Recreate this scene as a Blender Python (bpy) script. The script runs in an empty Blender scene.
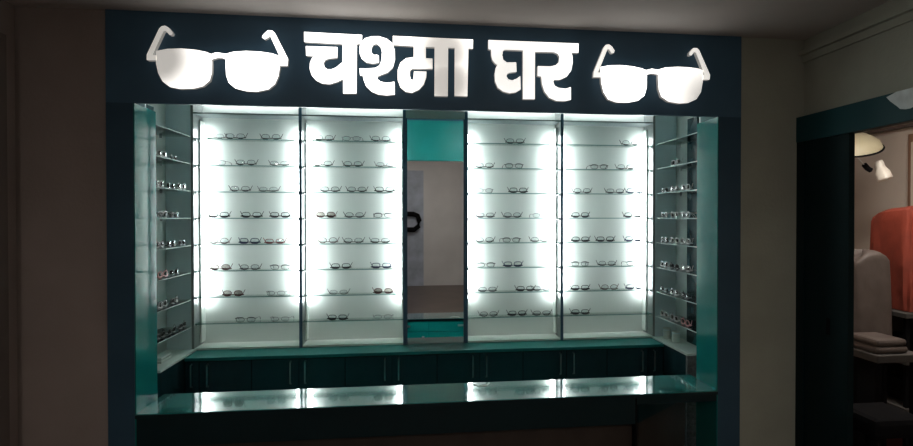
import bpy, bmesh, math, random
from math import sin, cos, pi, radians, atan, degrees
from mathutils import Vector, Matrix
from mathutils.geometry import tessellate_polygon
random.seed(7)
SC = bpy.context.scene
COL = SC.collection

# ------------------------------------------------------------------ materials
def mat(name, col, rough=.5, metal=0., spec=.5, var=.08, scale=6., bump=0., bscale=60., coat=0., emit=None, estr=0., ior=1.45):
    m = bpy.data.materials.new(name); m.use_nodes = True
    nt = m.node_tree; b = nt.nodes['Principled BSDF']
    b.inputs['Roughness'].default_value = rough
    b.inputs['Metallic'].default_value = metal
    b.inputs['Specular IOR Level'].default_value = spec
    b.inputs['IOR'].default_value = ior
    b.inputs['Coat Weight'].default_value = coat
    b.inputs['Coat Roughness'].default_value = .02
    tc = nt.nodes.new('ShaderNodeTexCoord')
    nz = nt.nodes.new('ShaderNodeTexNoise'); nz.inputs['Scale'].default_value = scale; nz.inputs['Detail'].default_value = 4
    nt.links.new(tc.outputs['Object'], nz.inputs['Vector'])
    rp = nt.nodes.new('ShaderNodeValToRGB')
    rp.color_ramp.elements[0].position = .3; rp.color_ramp.elements[1].position = .7
    rp.color_ramp.elements[0].color = tuple(c * (1 - var) for c in col) + (1,)
    rp.color_ramp.elements[1].color = tuple(min(1, c * (1 + var)) for c in col) + (1,)
    nt.links.new(nz.outputs['Fac'], rp.inputs['Fac'])
    nt.links.new(rp.outputs['Color'], b.inputs['Base Color'])
    if bump:
        n2 = nt.nodes.new('ShaderNodeTexNoise'); n2.inputs['Scale'].default_value = bscale; n2.inputs['Detail'].default_value = 5
        nt.links.new(tc.outputs['Object'], n2.inputs['Vector'])
        bp = nt.nodes.new('ShaderNodeBump'); bp.inputs['Strength'].default_value = bump; bp.inputs['Distance'].default_value = .01
        nt.links.new(n2.outputs['Fac'], bp.inputs['Height']); nt.links.new(bp.outputs['Normal'], b.inputs['Normal'])
    if emit:
        b.inputs['Emission Color'].default_value = tuple(emit) + (1,); b.inputs['Emission Strength'].default_value = estr
    return m

def glass_mat(name, tint, gl=.0, ior=1.5):
    m = bpy.data.materials.new(name); m.use_nodes = True
    nt = m.node_tree; nt.nodes.clear()
    out = nt.nodes.new('ShaderNodeOutputMaterial'); mx = nt.nodes.new('ShaderNodeMixShader')
    tr = nt.nodes.new('ShaderNodeBsdfTransparent'); tr.inputs['Color'].default_value = tuple(tint) + (1,)
    gs = nt.nodes.new('ShaderNodeBsdfGlossy'); gs.inputs['Roughness'].default_value = .03
    fr = nt.nodes.new('ShaderNodeFresnel'); fr.inputs['IOR'].default_value = ior
    nt.links.new(fr.outputs[0], mx.inputs[0]); nt.links.new(tr.outputs[0], mx.inputs[1]); nt.links.new(gs.outputs[0], mx.inputs[2])
    nt.links.new(mx.outputs[0], out.inputs[0])
    return m

def emit_mat(name, col, st, var=0., scale=3., lo=.5):
    """a lit diffuser; var > 0 makes the lamps behind it show unevenly"""
    m = bpy.data.materials.new(name); m.use_nodes = True
    nt = m.node_tree; b = nt.nodes['Principled BSDF']
    b.inputs['Base Color'].default_value = (.8, .8, .78, 1); b.inputs['Roughness'].default_value = .3
    b.inputs['Emission Color'].default_value = tuple(col) + (1,)
    b.inputs['Emission Strength'].default_value = st
    if var:
        tc = nt.nodes.new('ShaderNodeTexCoord'); nz = nt.nodes.new('ShaderNodeTexNoise')
        nz.inputs['Scale'].default_value = scale; nz.inputs['Detail'].default_value = 0
        mr = nt.nodes.new('ShaderNodeMapRange'); mr.inputs['From Min'].default_value = .36; mr.inputs['From Max'].default_value = .56
        mr.inputs['To Min'].default_value = st * lo; mr.inputs['To Max'].default_value = st
        nt.links.new(tc.outputs['Object'], nz.inputs['Vector']); nt.links.new(nz.outputs['Fac'], mr.inputs['Value'])
        nt.links.new(mr.outputs[0], b.inputs['Emission Strength'])
    return m

def emit_dim(name, col, st, dims):
    """lit acrylic whose face is weaker where the lamps behind it are missing: dims = (x, z, r0, r1, strength)"""
    m = bpy.data.materials.new(name); m.use_nodes = True
    nt = m.node_tree; b = nt.nodes['Principled BSDF']
    b.inputs['Base Color'].default_value = (.7, .68, .64, 1); b.inputs['Roughness'].default_value = .3
    b.inputs['Emission Color'].default_value = tuple(col) + (1,)
    tc = nt.nodes.new('ShaderNodeTexCoord'); last = None
    for x, z, r0, r1, lo in dims:
        ds = nt.nodes.new('ShaderNodeVectorMath'); ds.operation = 'DISTANCE'; ds.inputs[1].default_value = (x, 2.822, z)
        nt.links.new(tc.outputs['Object'], ds.inputs[0])
        mr = nt.nodes.new('ShaderNodeMapRange'); mr.interpolation_type = 'SMOOTHSTEP'
        mr.inputs['From Min'].default_value = r0; mr.inputs['From Max'].default_value = r1
        mr.inputs['To Min'].default_value = lo; mr.inputs['To Max'].default_value = st
        nt.links.new(ds.outputs['Value'], mr.inputs['Value'])
        if last is None: last = mr.outputs[0]
        else:
            mn = nt.nodes.new('ShaderNodeMath'); mn.operation = 'MINIMUM'
            nt.links.new(last, mn.inputs[0]); nt.links.new(mr.outputs[0], mn.inputs[1]); last = mn.outputs[0]
    nt.links.new(last, b.inputs['Emission Strength'])
    return m

M = dict(
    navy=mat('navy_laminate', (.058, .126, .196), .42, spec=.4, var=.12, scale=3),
    navy_shaded=mat('navy_laminate_shaded', (.034, .076, .116), .42, spec=.3, var=.12, scale=3),  # header navy darkened: shade on the piers put into the colour
    navy_low=mat('dark_teal_laminate', (.004, .018, .022), .32, spec=.35, var=.12, scale=3),
    teal=mat('teal_gloss_laminate', (.010, .17, .16), .06, spec=.5, var=.05, ior=1.5),
    teal_top=mat('teal_glass_top', (.014, .19, .18), .075, spec=.5, var=.12, scale=9, ior=2.0, coat=.35),
    teal_work=mat('teal_worktop', (.010, .15, .145), .45, spec=.2, var=.08),
    cover_edge=mat('grey_board_edge', (.16, .19, .19), .4),
    teal_flat=mat('teal_laminate', (.008, .30, .28), .25, spec=.5, var=.06),
    cup=mat('dark_cupboard_laminate', (.013, .042, .050), .25, spec=.4, var=.15, scale=4),
    white=mat('white_laminate', (.25, .27, .265), .35, spec=.4, var=.02),
    panel=mat('white_back_panel', (.66, .70, .665), .45, spec=.4, var=.02),
    greyp=mat('grey_laminate', (.66, .76, .79), .3, spec=.4, var=.04),
    pale=mat('pale_green_grey_laminate', (.42, .48, .46), .35, spec=.4, var=.04),
    floorw=mat('white_base_board', (.62, .64, .60), .4, var=.05),
    soffit=mat('glossy_white_ceiling', (.62, .65, .64), .08, spec=.7, var=.02, ior=2.3),
    wall_l=mat('brown_grey_paint', (.29, .235, .215), .85, var=.12, scale=2.5, bump=.15),
    wall_r=mat('olive_grey_paint', (.335, .345, .285), .85, var=.12, scale=2.5, bump=.15),
    wall_b=mat('grey_paint', (.84, .80, .79), .85, var=.06, scale=2),
    ceil=mat('grey_white_ceiling_paint', (.58, .545, .52), .9, var=.08, scale=1.5, bump=.1),
    floor=mat('brown_tile', (.105, .068, .056), .35, var=.2, scale=2),
    wood=mat('dark_brown_laminate', (.040, .029, .023), .45, var=.25, scale=5),
    brown_door=mat('brown_door_paint', (.15, .118, .105), .6, var=.1),
    black=mat('black_plastic', (.008, .008, .009), .8, spec=.05),
    blackg=mat('black_acetate', (.006, .006, .008), .25),
    steel=mat('brushed_steel', (.62, .64, .64), .3, metal=1.),
    mirror=mat('mirror_silver', (.80, .83, .83), .0, metal=1., var=.01),
    door=mat('dark_teal_door', (.002, .012, .014), .5, spec=.12, var=.15, scale=3),
    frame=mat('teal_door_frame', (.006, .048, .055), .5, spec=.2, var=.12, scale=3),
    chip=mat('bare_white_patch', (.62, .66, .66), .8, var=.15, scale=20),
    beige=mat('beige_paint', (.56, .49, .43), .85, var=.05, scale=2),
    brownf=mat('brown_door_frame', (.20, .11, .07), .5, var=.15, scale=8),
    orange=mat('orange_cloth', (.24, .040, .022), .75, var=.22, scale=7, bump=1., bscale=9),
    plast=mat('grey_brown_cover', (.095, .075, .067), .55, var=.2, scale=9, bump=.4, bscale=18),
    lampw=mat('cream_lamp_enamel', (.80, .76, .68), .35, var=.03),
    lampy=mat('pale_yellow_enamel', (.42, .38, .26), .5, var=.05),
    shelfw=mat('pale_grey_shelf', (.075, .070, .067), .7, spec=.2, var=.08),
    darkr=mat('dark_red_box', (.10, .02, .02), .5),
    bluegrey=mat('blue_grey_door', (.50, .54, .64), .5, var=.18, scale=4),
    glass=glass_mat('shelf_glass', (.90, .97, .95)),
    gedge=mat('green_glass_edge', (.16, .30, .27), .15, spec=.6, var=.1),
    led=emit_mat('led_diffuser', (.90, .98, 1.0), 22.5),
    led_top=emit_mat('top_led_diffuser', (.92, .98, 1.0), 16.),
    lens=glass_mat('lens_glass', (.93, .95, .95)),
    lens_t=glass_mat('smoke_lens_glass', (.70, .66, .64)),
    grey_speck=mat('grey_speckled_laminate', (.17, .165, .17), .5, var=.35, scale=60),
    f_k=mat('frame_black', (.006, .006, .008), .3, var=.1),
    f_t=mat('frame_dark_metal', (.018, .018, .02), .35, metal=.2),
    f_p=mat('frame_pale_metal', (.12, .12, .12), .35, metal=.3),
    f_g=mat('frame_grey', (.04, .042, .045), .35, metal=.2),
    f_n=mat('frame_brown', (.09, .045, .035), .3),
    f_b=mat('frame_blue', (.012, .022, .075), .3),
    f_r=mat('frame_red', (.26, .035, .035), .3),
    f_m=mat('frame_maroon', (.08, .012, .016), .3),
    f_w=mat('frame_white', (.38, .37, .36), .4),
    f_pk=mat('frame_pink', (.55, .22, .22), .3),
    cupw=mat('white_ceramic', (.62, .64, .60), .3, var=.03),
)

# ------------------------------------------------------------------ mesh builders
class MB:
    def __init__(s): s.v = []; s.f = []; s.mi = []; s.cur = 0
    def box(s, x0, x1, y0, y1, z0, z1):
        n = len(s.v)
        s.v += [(x, y, z) for z in (z0, z1) for y in (y0, y1) for x in (x0, x1)]
        for q in ((0, 2, 3, 1), (4, 5, 7, 6), (0, 1, 5, 4), (2, 6, 7, 3), (0, 4, 6, 2), (1, 3, 7, 5)):
            s.f.append(tuple(n + i for i in q)); s.mi.append(s.cur)
        return s
    def prism(s, poly, y0, y1, holes=(), cap0=True, cap1=True, side=True):
        """poly of (x, z) extruded from y0 to y1"""
        n = len(s.v); k = len(poly)
        s.v += [(x, y0, z) for x, z in poly] + [(x, y1, z) for x, z in poly]
        tris = tessellate_polygon([[Vector((x, z, 0)) for x, z in poly]])
        for t in tris:
            if cap0: s.f.append(tuple(n + i for i in t)); s.mi.append(s.cur)
            if cap1: s.f.append(tuple(n + k + i for i in reversed(t))); s.mi.append(s.cur)
        if side:
            for i in range(k):
                j = (i + 1) % k
                s.f.append((n + i, n + j, n + k + j, n + k + i)); s.mi.append(s.cur)
        return s
    def tube(s, pts, r, seg=6, closed=False, up=(0, 0, 1), ry=None):
        """sweep an ellipse (r sideways, ry along up) along pts"""
        pts = [Vector(p) for p in pts]; n0 = len(s.v); N = len(pts); up = Vector(up)
        for i, p in enumerate(pts):
            a = pts[(i - 1) % N] if (closed or i > 0) else p
            b = pts[(i + 1) % N] if (closed or i < N - 1) else p
            t = (b - a).normalized()
            side = t.cross(up)
            if side.length < 1e-4: side = t.cross(Vector((1, 0, 0)))
            side.normalize(); u2 = side.cross(t).normalized()
            rr = r[i] if isinstance(r, (list, tuple)) else r
            r2 = ry if ry else rr
            for k in range(seg):
                a_ = 2 * pi * k / seg
                s.v.append(tuple(p + side * (cos(a_) * rr) + u2 * (sin(a_) * r2)))
        for i in range(N if closed else N - 1):
            j = (i + 1) % N
            for k in range(seg):
                l = (k + 1) % seg
                s.f.append((n0 + i * seg + k, n0 + i * seg + l, n0 + j * seg + l, n0 + j * seg + k)); s.mi.append(s.cur)
        if not closed:
            s.f.append(tuple(n0 + k for k in reversed(range(seg)))); s.mi.append(s.cur)
            s.f.append(tuple(n0 + (N - 1) * seg + k for k in range(seg))); s.mi.append(s.cur)
        return s
    def lathe(s, prof, seg=24, origin=(0, 0, 0), axis=(0, 0, 1), caps=True):
        """prof of (r, h) turned round axis"""
        q = Vector((0, 0, 1)).rotation_difference(Vector(axis)); o = Vector(origin); n0 = len(s.v)
        for r, h in prof:
            for k in range(seg):
                a = 2 * pi * k / seg
                s.v.append(tuple(o + q @ Vector((r * cos(a), r * sin(a), h))))
        for i in range(len(prof) - 1):
            for k in range(seg):
                l = (k + 1) % seg
                s.f.append((n0 + i * seg + k, n0 + i * seg + l, n0 + (i + 1) * seg + l, n0 + (i + 1) * seg + k)); s.mi.append(s.cur)
        if caps:
            s.f.append(tuple(n0 + k for k in reversed(range(seg)))); s.mi.append(s.cur)
            s.f.append(tuple(n0 + (len(prof) - 1) * seg + k for k in range(seg))); s.mi.append(s.cur)
        return s
    def build(s, name, mats, parent=None, smooth=False, bevel=0., origin=None):
        me = bpy.data.meshes.new(name)
        o3 = Vector(origin) if origin else Vector((0, 0, 0))
        me.from_pydata([tuple(Vector(v) - o3) for v in s.v], [], s.f)
        for m in (mats if isinstance(mats, (list, tuple)) else [mats]): me.materials.append(m)
        for p, i in zip(me.polygons, s.mi): p.material_index = i; p.use_smooth = smooth
        bm = bmesh.new(); bm.from_mesh(me); bmesh.ops.recalc_face_normals(bm, faces=bm.faces); bm.to_mesh(me); bm.free()
        me.update()
        o = bpy.data.objects.new(name, me); COL.objects.link(o)
        if bevel:
            b = o.modifiers.new('bevel', 'BEVEL'); b.width = bevel; b.segments = 2; b.limit_method = 'ANGLE'
        if smooth:
            try:
                me.set_sharp_from_angle(angle=radians(40))
            except Exception: pass
        if parent is not None:
            o.parent = parent
            w = Vector((0, 0, 0)); q = parent
            while q is not None: w = w + q.location; q = q.parent
            o.location = o3 - w
        elif origin: o.location = o3
        return o

def bx(name, m, x0, x1, y0, y1, z0, z1, parent=None, bevel=0.):
    c = ((x0 + x1) / 2, (y0 + y1) / 2, z0)
    return MB().box(x0, x1, y0, y1, z0, z1).build(name, m, parent, bevel=bevel, origin=c)

def thing(name, label, cat, loc=(0, 0, 0), group=None):
    o = bpy.data.objects.new(name, None); COL.objects.link(o); o.location = loc; o.empty_display_size = .05
    o['label'] = label; o['category'] = cat
    if group: o['group'] = group
    return o

def tag(o, label, cat, group=None):
    o['label'] = label; o['category'] = cat
    if group: o['group'] = group
    return o

def struct(o):
    o['kind'] = 'structure'; return o

# sign outlines, millimetres on the header (x, z)
CHA=[(-497,2487),(-240,2484),(-241,2444),(-264,2443),(-266,2216),(-325,2214),(-325,2281),(-353,2266),(-385,2255),(-417,2257),(-445,2270),(-464,2292),(-473,2320),(-472,2348),(-463,2369),(-454,2380),(-488,2381),(-490,2423),(-351,2424),(-352,2377),(-389,2372),(-406,2364),(-413,2349),(-408,2331),(-397,2322),(-379,2321),(-357,2331),(-328,2356),(-327,2440),(-497,2443)]
SHA=[(-252,2426),(-245,2450),(-225,2470),(-197,2479),(-164,2481),(-128,2471),(-103,2452),(-92,2419),(-91,2378),(-101,2340),(-124,2317),(-153,2305),(-171,2297),(-171,2284),(-157,2273),(-128,2268),(-93,2274),(-92,2216),(-128,2211),(-165,2214),(-197,2226),(-222,2250),(-233,2278),(-237,2299),(-249,2299),(-252,2330),(-217,2331),(-181,2335),(-161,2347),(-152,2372),(-150,2409),(-156,2433),(-173,2447),(-189,2443),(-199,2425),(-197,2403),(-185,2394),(-173,2396),(-165,2392),(-164,2361),(-193,2356),(-221,2360),(-242,2377),(-250,2397)]
MAA=[(-100,2485),(272,2483),(271,2441),(250,2442),(245,2216),(185,2217),(186,2442),(155,2442),(153,2214),(91,2214),(92,2441),(51,2441),(51,2387),(82,2387),(82,2340),(-13,2337),(-22,2329),(-23,2306),(-18,2287),(-7,2285),(-4,2324),(54,2326),(53,2300),(41,2266),(20,2242),(-13,2226),(-42,2230),(-66,2250),(-78,2283),(-78,2329),(-66,2362),(-41,2384),(-5,2391),(-5,2442),(-100,2445)]
GHAR=[(345,2484),(783,2484),(782,2440),(745,2440),(752,2426),(754,2392),(746,2353),(725,2324),(692,2308),(662,2307),(658,2296),(665,2278),(684,2268),(719,2265),(745,2273),(745,2213),(715,2206),(675,2206),(640,2220),(616,2249),(604,2284),(600,2320),(582,2323),(583,2369),(644,2369),(670,2376),(686,2390),(690,2416),(681,2432),(661,2439),(569,2437),(568,2211),(511,2210),(511,2442),(424,2442),(414,2435),(411,2414),(416,2393),(433,2381),(478,2383),(480,2339),(448,2334),(435,2328),(431,2315),(440,2301),(459,2297),(480,2306),(498,2319),(500,2256),(476,2241),(446,2236),(416,2243),(390,2261),(377,2290),(375,2324),(380,2354),(388,2369),(377,2375),(364,2391),(359,2412),(358,2439),(345,2442)]
G1={'lens':[[(-1127,2378),(-1081,2389),(-1022,2393),(-962,2389),(-917,2381),(-897,2372),(-895,2331),(-896,2291),(-906,2255),(-933,2230),(-970,2219),(-1030,2215),(-1071,2222),(-1101,2245),(-1119,2280),(-1128,2323)],[(-836,2376),(-803,2386),(-749,2392),(-688,2391),(-637,2385),(-604,2374),(-604,2334),(-611,2285),(-626,2249),(-654,2224),(-704,2212),(-750,2213),(-796,2224),(-823,2247),(-834,2278),(-837,2326)]],'bridge':[(-903,2370),(-879,2380),(-856,2379),(-833,2374),(-834,2350),(-849,2358),(-871,2358),(-890,2352),(-903,2345)],'temple':[[(-1166,2337),(-1166,2360),(-1115,2475),(-1105,2487),(-1090,2491),(-1075,2483),(-1059,2461),(-1062,2452),(-1072,2451),(-1087,2469),(-1097,2467),(-1144,2360),(-1125,2360),(-1125,2338)],[(-608,2331),(-572,2332),(-569,2364),(-624,2475),(-637,2488),(-655,2488),(-675,2468),(-680,2456),(-671,2448),(-658,2454),(-646,2466),(-596,2354),(-608,2352)]]}
G2={'lens':[[(894,2375),(938,2384),(992,2387),(1055,2383),(1101,2375),(1127,2365),(1126,2282),(1115,2243),(1083,2218),(1038,2208),(974,2207),(933,2220),(909,2254),(897,2302),(895,2345)],[(1186,2372),(1221,2383),(1286,2389),(1351,2388),(1398,2383),(1419,2375),(1418,2326),(1408,2268),(1384,2232),(1342,2213),(1296,2209),(1240,2217),(1203,2240),(1190,2275),(1186,2328)]],'bridge':[(1121,2366),(1152,2375),(1189,2370),(1189,2349),(1152,2353),(1121,2345)],'temple':[[(857,2325),(859,2351),(909,2471),(919,2483),(936,2485),(951,2475),(963,2456),(959,2445),(948,2445),(936,2463),(927,2463),(880,2348),(898,2349),(898,2326)],[(1415,2330),(1453,2331),(1455,2354),(1398,2474),(1386,2485),(1367,2484),(1349,2464),(1347,2450),(1358,2448),(1371,2465),(1381,2465),(1430,2353),(1415,2353)]]}

# ------------------------------------------------------------------ the room
ZC = 2.56
struct(bx('floor', M['floor'], -1.9, 2.14, -6.2, 4.6, -.05, 0))
struct(bx('ceiling', M['ceil'], -1.9, 2.14, -1.6, 2.95, ZC, ZC + .06))
ZR = 3.10
struct(bx('ceiling_rear', M['ceil'], -1.9, 2.14, -6.2, -1.6, ZR, ZR + .06))
struct(bx('trim_3', M['ceil'], -1.83, 2.11, -1.62, -1.6, ZC, ZR))
struct(MB().box(-1.83, -1.71, -1.6, 2.85, 0, ZC).box(-1.83, -1.71, -6.1, -1.6, 0, ZR).build('wall_left', M['wall_l']))
struct(bx('wall_front_left', M['wall_l'], -1.83, -1.347, 2.86, 2.96, 0, ZC))
struct(bx('wall_front_right', M['wall_r'], 1.637, 2.13, 2.86, 2.96, 0, ZC))
struct(bx('wall_rear', M['wall_b'], -1.9, 2.14, -6.2, -6.1, 0, ZR))
# right wall with a door opening (y 1.35 .. 2.47, up to 2.03)
XR = 1.99
wr = MB().box(XR, XR + .12, -6.1, -1.6, 0, ZR).box(XR, XR + .12, -1.6, 1.30, 0, ZC).box(XR, XR + .12, 1.30, 2.86, 2.05, ZC).box(XR, XR + .12, 2.845, 2.86, 0, 2.05)
struct(wr.build('wall_right', M['wall_r']))
# inner shell of the lit display room
struct(bx('wall_back', M['greyp'], -1.9, 2.14, 4.36, 4.44, 0, 2.56))
struct(bx('wall_display_left', M['pale'], -1.70, -1.62, 2.96, 4.36, 0, 2.515))
struct(bx('wall_display_right', M['pale'], 1.90, 1.98, 2.96, 4.36, 0, 2.515))
struct(bx('ceiling_display', M['soffit'], -1.62, 1.90, 2.96, 4.36, 2.515, 2.55))
# dark door on the left wall, its edge just enters the frame
d = struct(bx('door_1', M['brown_door'], -1.712, -1.685, 1.80, 2.66, 0, 2.36))
bx('door_frame', M['brown_door'], -1.712, -1.672, 2.66, 2.735, 0, 2.40, d)
# trunking along the top of the right wall
t = struct(MB().box(XR - .035, XR, 0.4, 2.86, 2.475, 2.497).box(XR - .012, XR, .4, 2.86, 2.44, 2.475).build('trim_1', M['wall_r']))
# door frame of the right wall: header board, sliding leaf, lock
XF = 1.945
fr = struct(bx('door_2', M['frame'], XF, XR, 1.20, 2.86, 2.03, 2.158, bevel=.002))
bx('jamb', M['frame'], XF, XR, 1.20, 1.30, 0, 2.03, fr)
leaf = bx('door_leaf', M['door'], XF + .012, XF + .040, 2.492, 2.80, 0.01, 2.03, fr)
bx('jamb', M['door'], XF + .004, XR, 2.80, 2.86, 0, 2.03, fr)
lk = bx('lock_plate', M['black'], XF + .007, XF + .012, 2.612, 2.634, 1.085, 1.165, leaf, bevel=.001)
lk['label'] = 'small black recessed pull'
pp = [(2.262, 2.146), (2.240, 2.124), (2.205, 2.098), (2.19, 2.085), (2.165, 2.079), (2.14, 2.078), (2.11, 2.085), (2.08, 2.083), (2.06, 2.10), (2.055, 2.158), (2.10, 2.158), (2.15, 2.158), (2.21, 2.158)]
pm = MB(); n = len(pp)
pm.v = [(XF - .001, y, z) for y, z in pp] + [(XF + .002, y, z) for y, z in pp]
pm.f = [tuple(range(n))] + [(i, (i + 1) % n, n + (i + 1) % n, n + i) for i in range(n)]; pm.mi = [0] * len(pm.f)
pc = pm.build('chipped_patch', M['chip'], fr); pc['label'] = 'ragged white patch where the paint is gone'
# strip and loop standing in for the viewer seen in the mirror
rd = struct(bx('door_3', M['bluegrey'], -.95, .20, -6.098, -6.05, 0, 2.74))
hb = MB().tube([(-.22, -6.05, 1.71), (-.22, -5.98, 1.71), (-.04, -5.98, 1.71), (.06, -5.98, 1.67), (.10, -5.98, 1.55), (.08, -5.98, 1.42), (-.02, -5.98, 1.34), (-.22, -5.98, 1.34), (-.22, -6.05, 1.34)], .06, 10)
hd = hb.build('handle', M['black'], rd, smooth=True); hd['label'] = 'black loop standing in for the hands and phone of the viewer'
# unseen ceiling battens added to fill the room and what the mirror shows
bdm = emit_mat('fill_batten_diffuser', (1., .93, .86), 35.0)
for bx_, wh in ((-1.0, 'left'), (1.2, 'right')):
    bt = thing('fill_batten', 'added fill batten on the ceiling behind the viewer, on the ' + wh, 'light', (bx_, -.8, ZC), 'added fill battens')
    bx('housing', M['cupw'], bx_ - .06, bx_ + .06, -1.4, -.2, ZC - .03, ZC, bt)
    bx('diffuser', bdm, bx_ - .05, bx_ + .05, -1.38, -.22, ZC - .055, ZC - .03, bt)
bt = thing('fill_batten', 'added fill batten on the raised rear ceiling', 'light', (.3, -4.2, ZR), 'added fill battens')
bx('housing', M['cupw'], -.3, .9, -4.26, -4.14, ZR - .03, ZR, bt)
bx('diffuser', bdm, -.28, .88, -4.25, -4.15, ZR - .055, ZR - .03, bt)

# ------------------------------------------------------------------ shop front
YF = 2.85
sf = thing('shopfront_surround', 'dark navy laminate surround framing the lit shop opening', 'shopfront', (.14, YF, 0))
bx('header_panel', M['navy'], -1.347, 1.637, YF, YF + .010, 2.152, 2.5598, sf)
bx('header_lining', M['teal_flat'], -1.231, 1.513, YF + .010, YF + .014, 2.152, 2.515, sf)
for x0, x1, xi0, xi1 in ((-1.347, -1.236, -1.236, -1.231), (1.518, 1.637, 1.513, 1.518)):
    bx('side_panel', M['navy_shaded'], x0, x1, YF, YF + .225, 0, 2.152, sf)
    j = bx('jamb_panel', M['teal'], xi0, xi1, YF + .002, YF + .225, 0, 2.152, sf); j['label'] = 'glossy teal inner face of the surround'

# counter
ct = thing('counter', 'glossy teal topped shop counter across the foot of the opening', 'counter', (.14, 3.0, 0))
ctop = bx('counter_top', M['teal_top'], -1.2305, 1.5125, YF - .010, 3.150, .768, .772, ct)
bx('counter_slab', M['navy_low'], -1.2305, 1.5125, YF - .012, 3.149, .752, .768, ct)
ctop['label'] = 'reflective teal glass top'
bx('apron', M['navy_low'], -1.2305, 1.084, YF + .002, YF + .022, .618, .752, ct)
bx('flap_apron', M['navy_low'], 1.092, 1.5125, YF + .002, YF + .022, .715, .752, ct)
kp = bx('kick_panel', M['wood'], -1.2305, 1.084, YF + .05, YF + .065, 0, .7515, ct); kp['label'] = 'dark brown lower panel'
bx('end_post', M['black'], 1.084, 1.092, YF + .002, YF + .09, 0, .752, ct)
bx('inner_carcass', M['teal_flat'], -1.2305, 1.084, 2.945, 3.115, .05, .7515, ct)
for i, (x0, x1) in enumerate(((-1.22, -.72), (-.71, -.40), (-.395, .108), (.114, .62), (.625, 1.08))):
    dr = bx('drawer', M['teal_flat'], x0, x1, 3.115, 3.133, .66, .748, ct, bevel=.002)
    bx('handle', M['steel'], (x0 + x1) / 2 + .0, (x0 + x1) / 2 + .10, 3.133, 3.148, .702, .716, dr)
    db = bx('cupboard_door', M['teal_flat'], x0, x1, 3.115, 3.133, .08, .654, ct, bevel=.002)
    bx('knob', M['steel'], x1 - .05, x1 - .03, 3.133, 3.15, .60, .62, db)
# swing gate under the flap, ajar
gx0, gy0, gx1, gy1 = 1.113, 2.885, 1.525, 3.235
gd = Vector((gx1 - gx0, gy1 - gy0, 0)).normalized(); gn = Vector((-gd.y, gd.x, 0)) * .018
def gate_slab(z0, z1):
    m = MB(); a = Vector((gx0, gy0, 0)); b = Vector((gx1, gy1, 0))
    c = [a, b, b + gn, a + gn]
    m.v = [(p.x, p.y, z) for z in (z0, z1) for p in c]
    m.f = [(0, 1, 2, 3), (4, 5, 6, 7), (0, 1, 5, 4), (1, 2, 6, 5), (2, 3, 7, 6), (3, 0, 4, 7)]; m.mi = [0] * 6
    return m
g = thing('counter_gate', 'low dark swing gate standing ajar under the right end of the counter', 'gate', (gx0, gy0, 0))
gate_slab(.612, .74).build('upper_panel', M['navy_low'], g)
lp = gate_slab(.03, .612).build('lower_panel', M['wood'], g); lp['label'] = 'dark brown lower half'

# ------------------------------------------------------------------ sign
LY0, LY1 = 2.822, 2.850
face_full = emit_mat('lit_acrylic', (1., .985, .95), 3.0)
face_maa = emit_dim('lit_acrylic_weak_stems', (1., .95, .88), 3.0, [(.150, 2.28, .05, .24, .50), (.135, 2.42, .05, .22, .60)])
face_ghar = emit_dim('lit_acrylic_soft', (1., .97, .92), 2.0, [(.45, 2.34, .02, .45, .90)])
face_lens_left = emit_dim('lit_lens_weak_left', (1., .96, .90), 2.4, [(-1.12, 2.35, .06, .22, .42)])
face_lens_right = emit_dim('lit_lens_weak_right', (1., .96, .90), 2.4, [(1.47, 2.22, .04, .36, .45)])
face_temple = emit_dim('lit_temple_weak', (1., .96, .89), 1.0, [(-1.12, 2.42, .03, .30, .42), (1.47, 2.42, .03, .25, .70), (1.0, 2.42, .02, .15, .80)])
side_m = mat('letter_return', (.55, .55, .53), .5, emit=(1., .97, .92), estr=.15)
def mm(p): return [(x / 1000, z / 1000) for x, z in p]
def sign_piece(name, poly, parent, fm, z=None):
    poly = mm(poly)
    o = MB().prism(poly, LY0, LY0 + .004, side=True).build(name, fm, parent)
    return o
def letter(poly, label, fm):
    cx = sum(p[0] for p in poly) / len(poly) / 1000; zb = min(p[1] for p in poly) / 1000
    r = thing('sign_letter', label, 'sign letter', (cx, LY1, zb), 'raised lit letters on the header')
    sign_piece('lit_face', poly, r, fm)
    MB().prism(mm(poly), LY0 + .004, LY1).build('letter_return', side_m, r)
    return r
letter(CHA, 'first lit white letter from the left, a hooked stroke beside a tall stem', face_full)
letter(SHA, 'second lit white letter, a curled stroke shaped like a figure two', face_full)
letter(MAA, 'third lit letter group, a loop with two tall stems of dimmer grey', face_maa)
letter(GHAR, 'lit white word at the right of the header lettering, two letters under one bar', face_ghar)
def logo(G, label, fms):
    al = [p for l in G['lens'] for p in l]
    r = thing('sign_eyeglasses', label, 'sign emblem', (sum(p[0] for p in al) / len(al) / 1000, LY1, min(p[1] for p in al) / 1000), 'lit eyeglass emblems on the header')
    for k, l in enumerate(G['lens']):
        q = sign_piece('lens', l, r, fms[k]); MB().prism(mm(l), LY0 + .004, LY1).build('lens_return', side_m, q)
    for nm, ps in (('bridge', [G['bridge']]), ('temple', G['temple'])):
        for k, l in enumerate(ps):
            q = sign_piece(nm, l, r, fms[2 + k] if nm == 'temple' else fms[1 if G is G1 else 0])
            MB().prism(mm(l), LY0 + .004, LY1).build(nm + '_return', side_m, q)
    return r
logo(G1, 'lit white eyeglasses emblem at the left end of the header', [face_lens_left, face_full, face_temple, face_full])
logo(G2, 'lit white eyeglasses emblem at the right end of the header', [face_full, face_lens_right, face_temple, face_temple])

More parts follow.
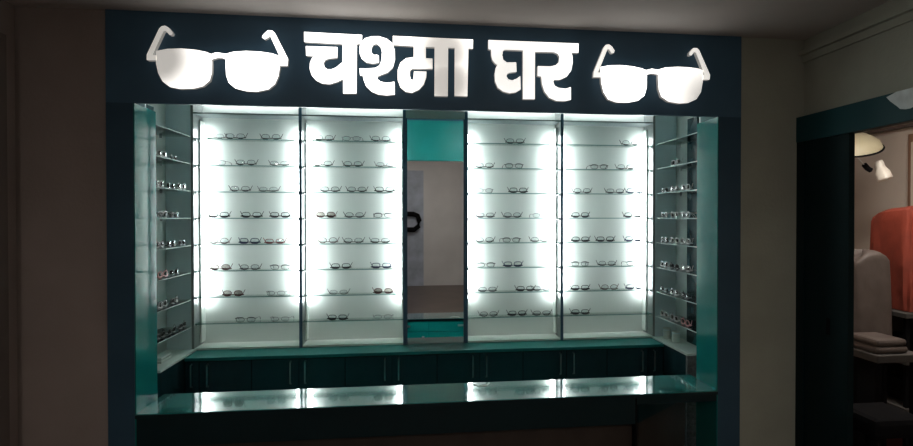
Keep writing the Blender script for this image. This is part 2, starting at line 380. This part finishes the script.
# ------------------------------------------------------------------ display bays
YB, YP = 4.150, 4.330
ZB, ZT = .772, 2.322
ZU = 2.51
ROWS = [2.163 - i * .1740 for i in range(8)]
WHERE = ['leftmost lit bay', 'lit bay just left of the mirror', 'lit bay just right of the mirror', 'rightmost lit bay']
BAYS = [(-1.450, -.7585), (-.7585, -.061), (.343, 1.032), (1.032, 1.722)]
for bi, (x0, x1) in enumerate(BAYS):
    b = thing('display_bay', 'tall white ' + WHERE[bi] + ' with glass shelves of eyeglasses', 'display case', ((x0 + x1) / 2, YB, ZB), 'lit display bays on the back wall')
    wl = .016 if bi == 0 else .010; wr_ = .016 if bi == 3 else .010
    if bi == 1: wr_ = .020
    if bi == 2: wl = .020
    bx('back_panel', M['panel'], x0 + wl, x1 - wr_, YP, YP + .012, ZB + .012, ZU, b)
    bx('top_board', M['cover_edge'], x0 + wl, x1 - wr_, YB + .002, YP, ZT, ZT + .009, b)
    bx('bottom_board', M['floorw'], x0 + wl, x1 - wr_, YB + .004, YP + .012, ZB, ZB + .012, b)
    for s, w in ((0, wl), (1, wr_)):
        a0, a1 = (x0, x0 + w) if s == 0 else (x1 - w, x1)
        sp = bx('side_panel', M['white'], a0, a1, YB, YP + .012, ZB, ZU, b)
        outer = (bi == 0 and s == 0) or (bi == 3 and s == 1)
        if not outer:
            bx('edge_trim', M['navy'], a0 + .0002, a1 - .0002, YB - .004, YB, ZB, ZU, b)['label'] = 'dark navy front edge'
    for s in (0, 1):
        xe = x0 + wl if s == 0 else x1 - wr_ - .011
        xc = x0 + wl + .029 if s == 0 else x1 - wr_ - .029
        lc = bx('light_channel', M['panel'], xe, xe + .011, YP - .076, YP, ZB + .03, ZT - .03, b)
        led = MB().lathe([(.014, 1.062), (.0145, 1.064), (.0145, 2.233), (.014, 2.235)], 12, (xc, YP - .050, 0)).build('led_strip', M['led'], b, smooth=True)
        led['label'] = 'white glowing light strip'
    led2 = MB().tube([(x0 + wl + .01, YP - .03, 2.452), (x1 - wr_ - .01, YP - .03, 2.452)], .012, 10).build('top_led_strip', M['led_top'], b, smooth=True)
    for r, z in enumerate(ROWS):
        sh = MB(); sh.box(x0 + wl + .001, x1 - wr_ - .001, YB + .012, YP - .066, z - .006, z)
        for k in range(6): sh.mi[k] = 0
        sh.mi[2] = 1; sh.mi[4] = 1; sh.mi[5] = 1
        so = sh.build('glass_shelf', [M['glass'], M['gedge']], b, origin=((x0 + x1) / 2, YB + .1, z - .006))
        for xx in (x0 + wl, x1 - wr_ - .012):
            for yy in (YB + .025, YP - .085):
                bx('shelf_support', M['steel'], xx + .0005, xx + .0115, yy, yy + .012, z - .016, z - .0065, so)

# mirror between the bays
mi = thing('wall_mirror', 'tall narrow mirror between the lit bays reflecting the room', 'mirror', (.141, YB, ZB))
bx('mirror_glass', M['mirror'], -.0605, .3425, YB + .010, YB + .016, ZB + .002, ZT, mi)
bx('top_board', M['pale'], -.0605, .3425, YB + .012, YB + .03, ZT, ZU, mi)
bx('backing', M['navy'], -.0605, .3425, YB + .016, YB + .03, ZB + .002, ZT, mi)
for a in (-.0605, .3345): bx('frame_stile', M['navy'], a, a + .008, YB - .002, YB + .010, ZB + .002, ZT, mi)

# ------------------------------------------------------------------ base cabinets
YC = 3.95
DX = [-1.42, -1.024, -.735, -.448, -.150, .142, .423, .716, 1.015, 1.299, 1.70]
seams = [-1.332, -1.024, -.735, -.448, -.150, .142, .423, .716, 1.015, 1.299, 1.591]
units = [(-1.418, -1.024, [(-1.336, -1.026)], 'leftmost'), (-1.022, -.450, [(-1.020, -.737), (-.733, -.450)], 'second from the left'),
         (-.446, .140, [(-.446, -.152), (-.148, .140)], 'third from the left, left of the mirror'), (.144, .714, [(.144, .421), (.425, .714)], 'third from the right, below the mirror edge'),
         (.718, 1.297, [(.718, 1.013), (1.017, 1.297)], 'second from the right'), (1.301, 1.698, [(1.301, 1.589)], 'rightmost')]
hx = {-1.336: 'l', -1.020: 'r'}
# handles sit in pairs either side of every second seam
for ui, (x0, x1, doors, wh) in enumerate(units):
    c = thing('base_cabinet', 'dark teal base cupboard under the shelves, ' + wh, 'cabinet', ((x0 + x1) / 2, YC, 0), 'base cupboards along the back')
    bx('carcass', M['cup'], x0, x1, YC + .018, 4.355, .0, .748, c)
    for di, (a, bb) in enumerate(doors):
        dd = bx('door', M['cup'], a, bb, YC, YC + .018, .08, .742, c, bevel=.0015)
        if ui == 0: hxx = a + .055
        elif ui == 5: hxx = bb - .055
        else:
            hxx = None
    for hx_ in []: pass
# handle positions read along the run: pairs either side of these seams
for hxv, ui, di in ((-1.380, 0, -1), (-1.285, 0, 0), (-.785, 1, 1 - 1), (-.695, 1, 1), (-.195, 2, 0), (-.107, 2, 1), (.378, 3, 0), (.468, 3, 1), (.970, 4, 0), (1.062, 4, 1), (1.545, 5, 0), (1.632, 5, -1)):
    root = [o for o in COL.objects if o.name.startswith('base_cabinet')][ui]
    ds = [o for o in root.children if o.name.startswith('door')]
    if di == -1:
        a, bb = ((-1.418, -1.340) if ui == 0 else (1.593, 1.698))
        dd = bx('door', M['cup'], a, bb, YC, YC + .018, .08, .742, root, bevel=.0015)
    else: dd = ds[di]
    h = MB().tube([(hxv, YC, .728), (hxv, YC - .022, .724), (hxv, YC - .022, .590), (hxv, YC, .586)], .0048, 8, up=(1, 0, 0))
    h.build('handle', M['steel'], dd, smooth=True)
wt = bx('worktop', M['teal_work'], -1.418, 1.698, YC - .015, 4.355, .750, .770, bevel=.002)
tag(wt, 'glossy teal worktop running below the lit bays', 'worktop')

# ------------------------------------------------------------------ side units
def side_unit(left):
    sx = -1 if left else 1
    XI = -1.42 if left else 1.70          # line of the shelf fronts
    XO = -1.603 if left else 1.881        # face of the side panel
    Xc = -1.45 if left else 1.722
    wh = 'left' if left else 'right'
    def b_(name, m, xa, xb, *r, parent, **k): return bx(name, m, min(xa, xb), max(xa, xb), *r, parent=parent, **k)
    u = thing('side_shelf_unit', 'grey side unit with glass shelves at the ' + wh + ' of the lit bays', 'display case', ((XI + XO) / 2, 3.8, .77), 'side shelf units')
    b_('end_panel', M['greyp'], Xc + sx * .001, XO, 4.150, 4.162, .77, ZU, parent=u)
    b_('side_panel', M['pale'], XO, XO + sx * .014, 3.42, 4.150, .77, ZU, parent=u)
    b_('near_panel', M['greyp'], XI + sx * .003, XO, 3.42, 3.434, .77, ZU, parent=u)
    b_('upright', M['cup'], XO, XO - sx * .012, 3.80, 3.945, .782, ZT, parent=u)['label'] = 'dark upright strip'
    b_('bottom_board', M['floorw'], XI, XO, 3.59, 4.149, .770, .782, parent=u)
    for z in ROWS:
        m = MB(); m.box(min(XI, XO - sx * .013), max(XI, XO - sx * .013), 3.436, 4.06, z - .006, z)
        fi = 5 if left else 4
        m.mi = [0] * 6; m.mi[fi] = 1; m.mi[2] = 1; m.mi[3] = 1
        s_ = m.build('glass_shelf', [M['glass'], M['pedge']], u, origin=((XI + XO) / 2, 3.75, z - .006))
        for yy in (3.70, 4.02): b_('shelf_support', M['steel'], XO - sx * .0135, XO - sx * .03, yy, yy + .014, z - .02, z - .0065, parent=s_)
    c = thing('side_cabinet', 'dark cupboard below the grey side shelves at the ' + wh, 'cabinet', ((XI + XO) / 2, 3.8, 0), 'side cupboards')
    b_('carcass', M['cup'], XI + sx * .002, XO, 3.60, 4.355, 0, .769, parent=c)
    b_('end_board', M['cup'] if left else M['grey_speck'], XI + sx * .0, XO, 3.58, 3.598, 0, .769, parent=c)['label'] = 'dark end board' if left else 'grey speckled end board'
M['pedge'] = mat('pale_polished_glass_edge', (.52, .60, .58), .2, spec=.6, var=.06)
side_unit(True); side_unit(False)

# ------------------------------------------------------------------ eyeglasses
def lens_path(cx, w, h, sq, n=20, flip=False, yb=0.):
    """superellipse outline of one lens with a fuller, rounder lower edge"""
    out = []
    for i in range(n):
        a = 2 * pi * i / n
        c, s = cos(a), sin(a)
        e = 2 / sq
        x = w / 2 * math.copysign(abs(c) ** e, c); z = h / 2 * math.copysign(abs(s) ** (e if s > 0 else e * 1.25), s)
        out.append((cx + x, yb + .0022 * (x / (w / 2)) ** 2, z))
    return out

KIND = {  # frame material, rim radius, brow radius, lens w, h, squareness, lens glass
    'k': ('f_k', .0017, .0034, .052, .034, 3.2, 'lens', 'black heavy-browed'), 't': ('f_t', .0011, .0018, .050, .036, 2.6, 'lens', 'thin dark metal'),
    'p': ('f_p', .0009, .0011, .049, .032, 2.6, 'lens', 'fine pale metal'), 'g': ('f_g', .0012, .0022, .051, .033, 3.0, 'lens', 'slim grey'),
    'n': ('f_n', .0014, .0020, .051, .040, 2.3, 'lens', 'round brown'), 'b': ('f_b', .0019, .0032, .053, .035, 3.4, 'lens', 'dark blue rectangular'),
    'r': ('f_r', .0015, .0026, .050, .030, 3.2, 'lens', 'red narrow'), 'm': ('f_m', .0016, .0030, .052, .038, 2.6, 'lens_t', 'maroon smoke-lensed'),
    'w': ('f_w', .0024, .0034, .053, .038, 2.8, 'lens_t', 'white'), 'pk': ('f_pk', .0022, .0034, .053, .038, 2.6, 'lens_t', 'pink')}

def make_glasses(kind, upside, loc, label, group):
    fm, rr, br, w, h, sq, lg, _ = KIND[kind]
    rr *= 1.25; br *= 1.6; h *= .88
    root = thing('eyeglasses', label, 'eyeglasses', loc, group)
    sg = -1 if upside else 1
    base = h / 2 + (br if upside else rr) + .0012
    def P(p): return (p[0], p[1], base + sg * p[2])
    cxs = (-(w / 2 + .009), w / 2 + .009)
    f = MB()
    for c in cxs:
        path = [P(p) for p in lens_path(c, w, h, sq)]
        rad = [rr + (br - rr) * max(0, (p[2] - base) * sg / (h / 2)) ** 2 for p in path]
        f.tube(path, rad, 6, closed=True, up=(0, 1, 0))
    f.tube([P((-.0105, 0, h * .17)), P((-.005, -.001, h * .27)), P((.005, -.001, h * .27)), P((.0105, 0, h * .17))], max(rr, .0013), 6, up=(0, 1, 0))
    for s in (-1, 1):
        xe = s * (w + .009)
        f.tube([P((xe - s * .002, .002, h * .30)), P((xe + s * .005, .003, h * .32)), P((xe + s * .007, .008, h * .32))], max(br * .8, .0013), 6)
        f.tube([P((s * .0085, .001, -h * .05)), P((s * .006, .006, -h * .10))], .0016, 5)
    fo = f.build('frame_front', M[fm], root, smooth=True, origin=loc0)
    fo.location = (0, 0, 0)
    for c in cxs:
        path = [P(p) for p in lens_path(c, w - .001, h - .001, sq)]
        l = MB(); n = len(path)
        l.v = [(x, y - .0006, z) for x, y, z in path] + [(x, y + .0006, z) for x, y, z in path] + [(c, -.0022, base), (c, -.001, base)]
        for i in range(n):
            j = (i + 1) % n
            l.f += [(i, j, 2 * n), (n + i, 2 * n + 1, n + j), (i, n + i, n + j, j)]; l.mi += [0, 0, 0]
        lo = l.build('lens', M[lg], root); lo.location = (0, 0, 0)
    for s in (-1, 1):
        xe = s * (w + .016); zt = h * .32
        tip = -.022
        if upside:       # upside down with the temples folded behind the front, tips turned up at the far end
            yo = .013 + (.006 if s > 0 else 0)
            t_ = MB().tube([P((xe - s * .002, .007, zt)), P((xe - s * .010, yo, zt)), P((0, yo + .001, zt)), P((-s * .045, yo + .001, zt - .001)), P((-s * .062, yo, zt * .55)), P((-s * .076, yo + .001, -.022))],
                           [max(rr, .0014), max(rr, .0015), max(rr, .0016), .0021, .0023, .0019], 6)
        else:            # rests on lens bottoms and temple tips
            tip = -(base - .0022)
            t_ = MB().tube([P((xe, .008, zt)), P((xe + s * .002, .045, zt)), P((xe + s * .003, .080, zt - .003)), P((xe + s * .004, .094, zt * .4 + tip * .3)), P((xe + s * .002, .106, tip))],
                           [max(rr, .0013), max(rr, .0014), max(rr, .0015), .0021, .0019], 6)
        to = t_.build('temple', M[fm], root, smooth=True); to.location = (0, 0, 0)
    return root
loc0 = (0, 0, 0)
protos = {}
def place_glasses(kind, upside, loc, rz, label, group):
    key = (kind, upside)
    if key not in protos:
        r = make_glasses(kind, upside, loc, label, group); protos[key] = r
    else:
        src = protos[key]
        r = src.copy(); COL.objects.link(r); r['label'] = label; r['group'] = group; r.location = loc
        for ch in list(src.children):
            c = ch.copy(); COL.objects.link(c); c.parent = r
    r.rotation_euler = (0, 0, rz)
    return r

ORD = ['top', 'second', 'third', 'fourth', 'fifth', 'sixth', 'seventh', 'bottom']
BAYN = ['leftmost bay', 'second bay', 'third bay', 'rightmost bay']
POSN = {1: ['only one'], 2: ['left one', 'right one'], 3: ['left one', 'middle one', 'right one']}
ROWSX = [[[(-1.31,'p'),(-1.18,'t'),(-0.954,'t')],[(-1.298,'p'),(-1.112,'t'),(-0.896,'p')],[(-1.151,'t'),(-0.97,'p')],[(-1.288,'k'),(-1.08,'k'),(-0.886,'k')],[(-1.288,'n'),(-1.093,'b'),(-0.931,'r')],[(-1.278,'m'),(-1.093,'t'),(-0.889,'g')],[(-1.199,'m'),(-0.925,'p')],[(-1.119,'g'),(-0.899,'p')]],[[(-0.609,'t'),(-0.426,'p'),(-0.23,'t')],[(-0.629,'t'),(-0.419,'t'),(-0.199,'p')],[(-0.57,'t'),(-0.392,'t'),(-0.206,'k')],[(-0.6,'m'),(-0.409,'t'),(-0.216,'g')],[(-0.586,'n'),(-0.416,'t'),(-0.236,'g')],[(-0.5,'k'),(-0.23,'b')],[(-0.516,'p'),(-0.216,'m')],[(-0.523,'k'),(-0.219,'p')]],[[(0.699,'g')],[(0.477,'t'),(0.692,'g')],[(0.477,'p'),(0.724,'k')],[(0.488,'g'),(0.681,'t'),(0.888,'p')],[(0.473,'t'),(0.674,'g'),(0.877,'t')],[(0.491,'g'),(0.685,'b')],[(0.505,'g'),(0.775,'k'),(0.921,'t')],[(0.513,'t'),(0.717,'k'),(0.914,'g')]],[[(1.544,'t')],[(1.31,'g'),(1.51,'t')],[(1.187,'t'),(1.43,'g'),(1.597,'b')],[(1.153,'k'),(1.567,'k')],[(1.175,'k'),(1.359,'k'),(1.574,'b')],[(1.164,'g'),(1.37,'t'),(1.593,'g')],[(1.175,'k'),(1.389,'n'),(1.593,'b')],[(1.175,'k')]]]
for bi, bay in enumerate(ROWSX):
    for ri, row in enumerate(bay):
        for gi, (x, k) in enumerate(row):
            x = max(BAYS[bi][0] + .140, min(BAYS[bi][1] - .140, x))
            up = k not in ('g', 'p') or (gi + ri) % 3 == 0
            pos = POSN[len(row)][gi]
            shelf = ORD[ri] + ' shelf of ' + BAYN[bi]
            place_glasses(k, up, (x, YB + .022 + random.uniform(0, .012), ROWS[ri]), random.uniform(-.07, .07),
                          KIND[k][7] + ' eyeglasses, ' + pos + ' on ' + shelf, 'eyeglasses on the back shelves')
SIDE = {True: [[], ['w', 'p'], ['w', 'g', 'w'], ['w', 'k'], ['w', 'k', 'g'], ['pk', 'g'], ['w', 'k'], ['k', 'g', 'k']],
        False: [[], ['w'], ['g', 'w', 'w'], ['w', 'w', 'w'], ['k', 'w', 'w'], ['w', 'k', 'w'], ['g', 'w', 'k'], ['w', 'w', 'pk']]}
for left in (True, False):
    for ri, row in enumerate(SIDE[left]):
        n = len(row)
        for gi, k in enumerate(row):
            if left: y = 3.66 + gi * .165 + (0 if n == 3 else .04); x = -1.447; rz = radians(90)
            else: y = 4.0 - gi * .165; x = 1.727; rz = radians(-90)
            names = {1: ['only one'], 2: ['nearer one', 'farther one'], 3: ['nearest one', 'middle one', 'farthest one']}[n]
            pos = names[gi] if left else names[n - 1 - gi]
            if not left and n == 1: y = 3.82
            place_glasses(k, ri != 3, (x, y, ROWS[ri]), rz + random.uniform(-.06, .06),
                          KIND[k][7] + ' eyeglasses, ' + pos + ' on ' + ORD[ri] + ' shelf of the ' + ('left' if left else 'right') + ' side unit', 'eyeglasses on the side shelves')
# two cups on the base of the right side unit, a spectacle case on the left one
for (x, y), lab in (((1.775, 4.06), 'small white cup on the base of the right side unit, farther of two'), ((1.785, 3.93), 'small white cup on the base of the right side unit, nearer of two')):
    c = thing('cup', lab, 'cup', (x, y, .7825), 'white cups on the right base')
    MB().lathe([(.020, 0), (.024, .004), (.027, .072), (.0285, .075), (.026, .074), (.022, .006), (.0, .005)], 20).build('body', M['cupw'], c, smooth=True).location = (0, 0, 0)
    MB().lathe([(.0275, .060), (.0283, .062), (.0285, .066), (.0278, .068)], 20, caps=False).build('rim_band', M['greyp'], c, smooth=True).location = (0, 0, 0)
cs = thing('spectacle_case', 'slim white spectacle case on the base of the left side unit', 'case', (-1.50, 3.83, .7825))
MB().box(-.02, .02, -.075, .075, 0, .016).build('tray', M['cupw'], cs, bevel=.004).location = (0, 0, 0)
MB().box(-.02, .02, -.075, .075, .017, .034).build('lid', M['cupw'], cs, bevel=.006).location = (0, 0, 0)
# bent scrap of white paper on the counter middle
MB_ = MB().tube([(.30, 3.115, .7735), (.33, 3.075, .7735), (.37, 3.09, .7735), (.385, 3.125, .7735)], .003, 6)
tag(MB_.build('cable', M['cupw'], smooth=True), 'short white cable end lying on the teal counter below the mirror', 'cable')

# ------------------------------------------------------------------ the neighbouring room
struct(bx('floor_next_room', M['floor'], 2.14, 3.72, 1.0, 5.6, -.05, 0))
struct(bx('ceiling_next_room', M['wall_b'], 2.11, 3.72, 1.0, 5.6, 2.60, 2.66))
struct(bx('wall_next_right', M['beige'], 3.55, 3.65, 1.0, 5.6, 0, 2.60))
struct(bx('wall_next_back', M['beige'], 2.14, 3.55, 5.5, 5.6, 0, 2.60))
struct(bx('wall_next_front', M['beige'], 2.11, 3.55, .9, 1.0, 0, 2.60))
struct(bx('wall_next_left', M['beige'], 2.14, 2.2, 2.96, 5.5, 0, 2.60))
struct(bx('trim_2', M['plast'], 3.50, 3.55, 1.0, 5.5, 2.295, 2.37))
df = struct(bx('door_4', M['brownf'], 3.515, 3.55, 3.20, 3.885, 0, 2.24))
bx('door_panel', M['beige'], 3.505, 3.515, 3.28, 3.85, .05, 2.18, df)
def at(u, v, y): return None
# dome lamp on the ceiling of the next room with a dark rim, and a small spot lamp on an arm
dl = thing('dome_lamp', 'round pale yellow dome lamp with dark rim beyond the doorway', 'lamp', (3.05, 3.86, 2.6))
MB().lathe([(.02, .10), (.10, .09), (.17, .045), (.19, 0), (.18, .0), (.10, .05), (.02, .07)], 36, (3.05, 3.86, 2.13), (-.25, -.35, 1)).build('shade', M['lampy'], dl, smooth=True)
rim = MB(); q = Vector((0, 0, 1)).rotation_difference(Vector((-.25, -.35, 1)))
rim.tube([Vector((3.05, 3.86, 2.13)) + q @ Vector((.192 * cos(a * pi / 18), .192 * sin(a * pi / 18), 0)) for a in range(36)], .007, 6, closed=True)
rim.build('rim', M['black'], dl, smooth=True)
MB().tube([(3.05, 3.86, 2.6), (3.05, 3.86, 2.22)], .014, 8, up=(1, 0, 0)).build('stem', M['steel'], dl, smooth=True)
sl = thing('spot_lamp', 'small cream spot lamp on a thin arm beyond the doorway', 'lamp', (3.09, 3.86, 2.6))
MB().tube([(3.05, 3.80, 2.12), (3.05, 3.80, 2.06), (3.105, 3.80, 2.005)], .004, 6, up=(0, 1, 0)).build('arm', M['steel'], sl, smooth=True)
MB().tube([(3.098, 3.80, 2.012), (3.125, 3.80, 1.985), (3.15, 3.80, 1.972)], .018, 10, up=(0, 1, 0)).build('joint', M['black'], sl, smooth=True)
MB().lathe([(.0, 0), (.026, .002), (.030, .02), (.029, .05), (.034, .062), (.046, .085), (.050, .135), (.046, .14), (.040, .10), (.0, .09)], 24, (3.205, 3.80, 2.038), (.22, -.25, -1)).build('head', M['lampw'], sl, smooth=True)

def cloth(name, label, cat, c, rx, ry, z0, z1, m, seed, top=.75, fold=.06, lean=0., parent=None, sq=3.2, sh=.8):
    """cover draped over a machine: a folded skirt closing to a soft crown"""
    random.seed(seed); seg = 56; rows = 22
    ph = [random.uniform(0, 6.28) for _ in range(6)]
    b = MB(); o = Vector(c)
    for i in range(rows + 1):
        t = i / rows
        if t < sh: k = 1 - .10 * t / sh; z = z0 + (z1 - z0) * t / sh * .92
        else:
            q = (t - sh) / (1 - sh); k = .90 * cos(q * pi / 2) ** .55 if q < 1 else 0.; z = z0 + (z1 - z0) * (.92 + .08 * sin(q * pi / 2))
        for j in range(seg):
            a = 2 * pi * j / seg
            ca, sa = cos(a), sin(a); e = 2 / sq
            f = 1 + fold * (1 - .5 * t) * (sin(5 * a + ph[0] + 2.5 * t) + .6 * sin(9 * a + ph[1] - 3 * t) + .4 * sin(14 * a + ph[2] + 5 * t))
            zz = z + .025 * sin(3 * a + ph[3]) * (1 if t > .6 else t) 
            b.v.append((c[0] + lean * t + k * rx * f * math.copysign(abs(ca) ** e, ca), c[1] + k * ry * f * math.copysign(abs(sa) ** e, sa), zz))
    for i in range(rows):
        for j in range(seg):
            l = (j + 1) % seg
            b.f.append((i * seg + j, i * seg + l, (i + 1) * seg + l, (i + 1) * seg + j)); b.mi.append(0)
    b.f.append(tuple(range(seg - 1, -1, -1))); b.mi.append(0)
    o = b.build(name, m, parent, smooth=True, origin=(c[0], c[1], z0))
    return tag(o, label, cat) if parent is None else o
cloth('machine_cover', 'orange cloth cover draped over equipment beyond the doorway', 'cover', (3.285, 3.55, 0), .235, .20, 1.055, 1.70, M['orange'], 3, fold=.055, sq=7, sh=.88)
cc = thing('covered_chair', 'tall rounded chair back under a grey brown plastic cover beyond the doorway', 'chair', (2.78, 3.42, 0))
bx('seat_base', M['black'], 2.70, 2.86, 3.36, 3.48, .05, .91, cc, bevel=.01); bx('foot_plate', M['black'], 2.64, 2.92, 3.30, 3.54, 0, .05, cc, bevel=.01)
cloth('plastic_cover', None, None, (2.78, 3.42, 0), .155, .12, .905, 1.42, M['plast'], 5, fold=.03, parent=cc)
# equipment rack under the orange cover
rk = thing('equipment_rack', 'open rack of pale shelves under the orange cover', 'rack', (3.3, 3.55, 0))
for z in (.43, .73, 1.02): bx('shelf', M['shelfw'], 3.00, 3.53, 3.32, 3.80, z, z + .03, rk, bevel=.003)
for x in (3.02, 3.49):
    for y in (3.34, 3.76): bx('post', M['black'], x, x + .025, y, y + .025, 0, 1.02, rk)
bx('back_board', M['wood'], 3.0, 3.53, 3.80, 3.81, .1, 1.02, rk)
for x, w, z, h, m, lab in ((3.10, .16, .46, .14, 'black', 'black instrument box on the middle of the open rack'), (3.30, .14, .46, .20, 'black', 'taller black instrument box at the right of the open rack'), (3.12, .30, .0, .30, 'darkr', 'dark red carton at the foot of the open rack'), (3.14, .22, .76, .12, 'black', 'flat black device on the upper shelf of the open rack')):
    o = thing('equipment_box', lab, 'box', (x + w / 2, 3.5, z), 'boxes in the rack')
    bx('case', M[m], x, x + w, 3.40, 3.62, z + .002, z + h, o, bevel=.006)
    bx('front_panel', M['greyp'] if m != 'darkr' else M['wood'], x + .02, x + w - .02, 3.394, 3.40, z + .03, z + h - .03, o)
# low table with a tray in front of the covered chair
tb = thing('side_table', 'small grey topped table in front of the covered back', 'table', (2.72, 3.1, 0))
bx('table_top', M['shelfw'], 2.52, 2.80, 2.98, 3.26, .84, .885, tb, bevel=.006)
for x in (2.54, 2.755):
    for y in (3.0, 3.215): bx('leg', M['black'], x, x + .025, y, y + .025, 0, .86, tb)
pd = thing('pad', 'grey folded pad lying on the small table beyond the doorway', 'pad', (2.63, 3.12, .886))
MB().box(2.53, 2.73, 3.0, 3.24, .886, .925).build('lower_fold', M['plast'], pd, bevel=.016)
MB().box(2.535, 2.725, 3.005, 3.235, .926, .965).build('upper_fold', M['plast'], pd, bevel=.016)
# black chair low in the doorway
ch = thing('stool', 'black padded stool low in the doorway', 'stool', (2.22, 2.66, 0))
MB().box(2.12, 2.40, 2.52, 2.80, .60, .70).build('seat', M['black'], ch, bevel=.03)
MB().tube([(2.22, 2.66, .05), (2.22, 2.66, .60)], .03, 10, up=(1, 0, 0)).build('column', M['black'], ch, smooth=True)
for k in range(5):
    a = k * 2 * pi / 5
    MB().tube([(2.22, 2.66, .07), (2.22 + .14 * cos(a), 2.66 + .14 * sin(a), .03)], .018, 8).build('leg', M['black'], ch, smooth=True)

# unseen ceiling panel added to brighten the next room
tl = thing('fill_panel_light', 'added square fill light on the ceiling beyond the doorway', 'light', (2.75, 2.9, 2.6))
bx('housing', M['cupw'], 2.55, 2.95, 2.7, 3.1, 2.57, 2.60, tl)
bx('diffuser', emit_mat('fill_panel_glow', (1., .92, .83), 46.), 2.57, 2.93, 2.72, 3.08, 2.56, 2.57, tl)

# ------------------------------------------------------------------ camera, world, view
W = bpy.data.worlds.new('World'); SC.world = W; W.use_nodes = True
W.node_tree.nodes['Background'].inputs[0].default_value = (.01, .01, .012, 1)
cam = bpy.data.cameras.new('camera'); co = bpy.data.objects.new('camera', cam); COL.objects.link(co)
F, CX, CY, VPX, HOR = 600., 496., 223., 415., 216.5
cam.sensor_width = 36.; cam.sensor_fit = 'HORIZONTAL'; cam.lens = F * 36. / 913.
cam.shift_x = (456.5 - CX) / 913.; cam.clip_start = .02
co.location = (0, 0, 1.65)
co.rotation_euler = (pi / 2 - atan((CY - HOR) / F), 0, -atan((CX - VPX) / F))
SC.camera = co
SC.view_settings.view_transform = 'Standard'; SC.view_settings.look = 'None'
SC.view_settings.exposure = 0.; SC.view_settings.gamma = 1.; SC.view_settings.use_curve_mapping = False
SC.cycles.use_denoising = True
SC.cycles.max_bounces = 14; SC.cycles.diffuse_bounces = 6; SC.cycles.glossy_bounces = 6; SC.cycles.transparent_max_bounces = 40; SC.cycles.transmission_bounces = 8
SC.cycles.sample_clamp_indirect = 6.
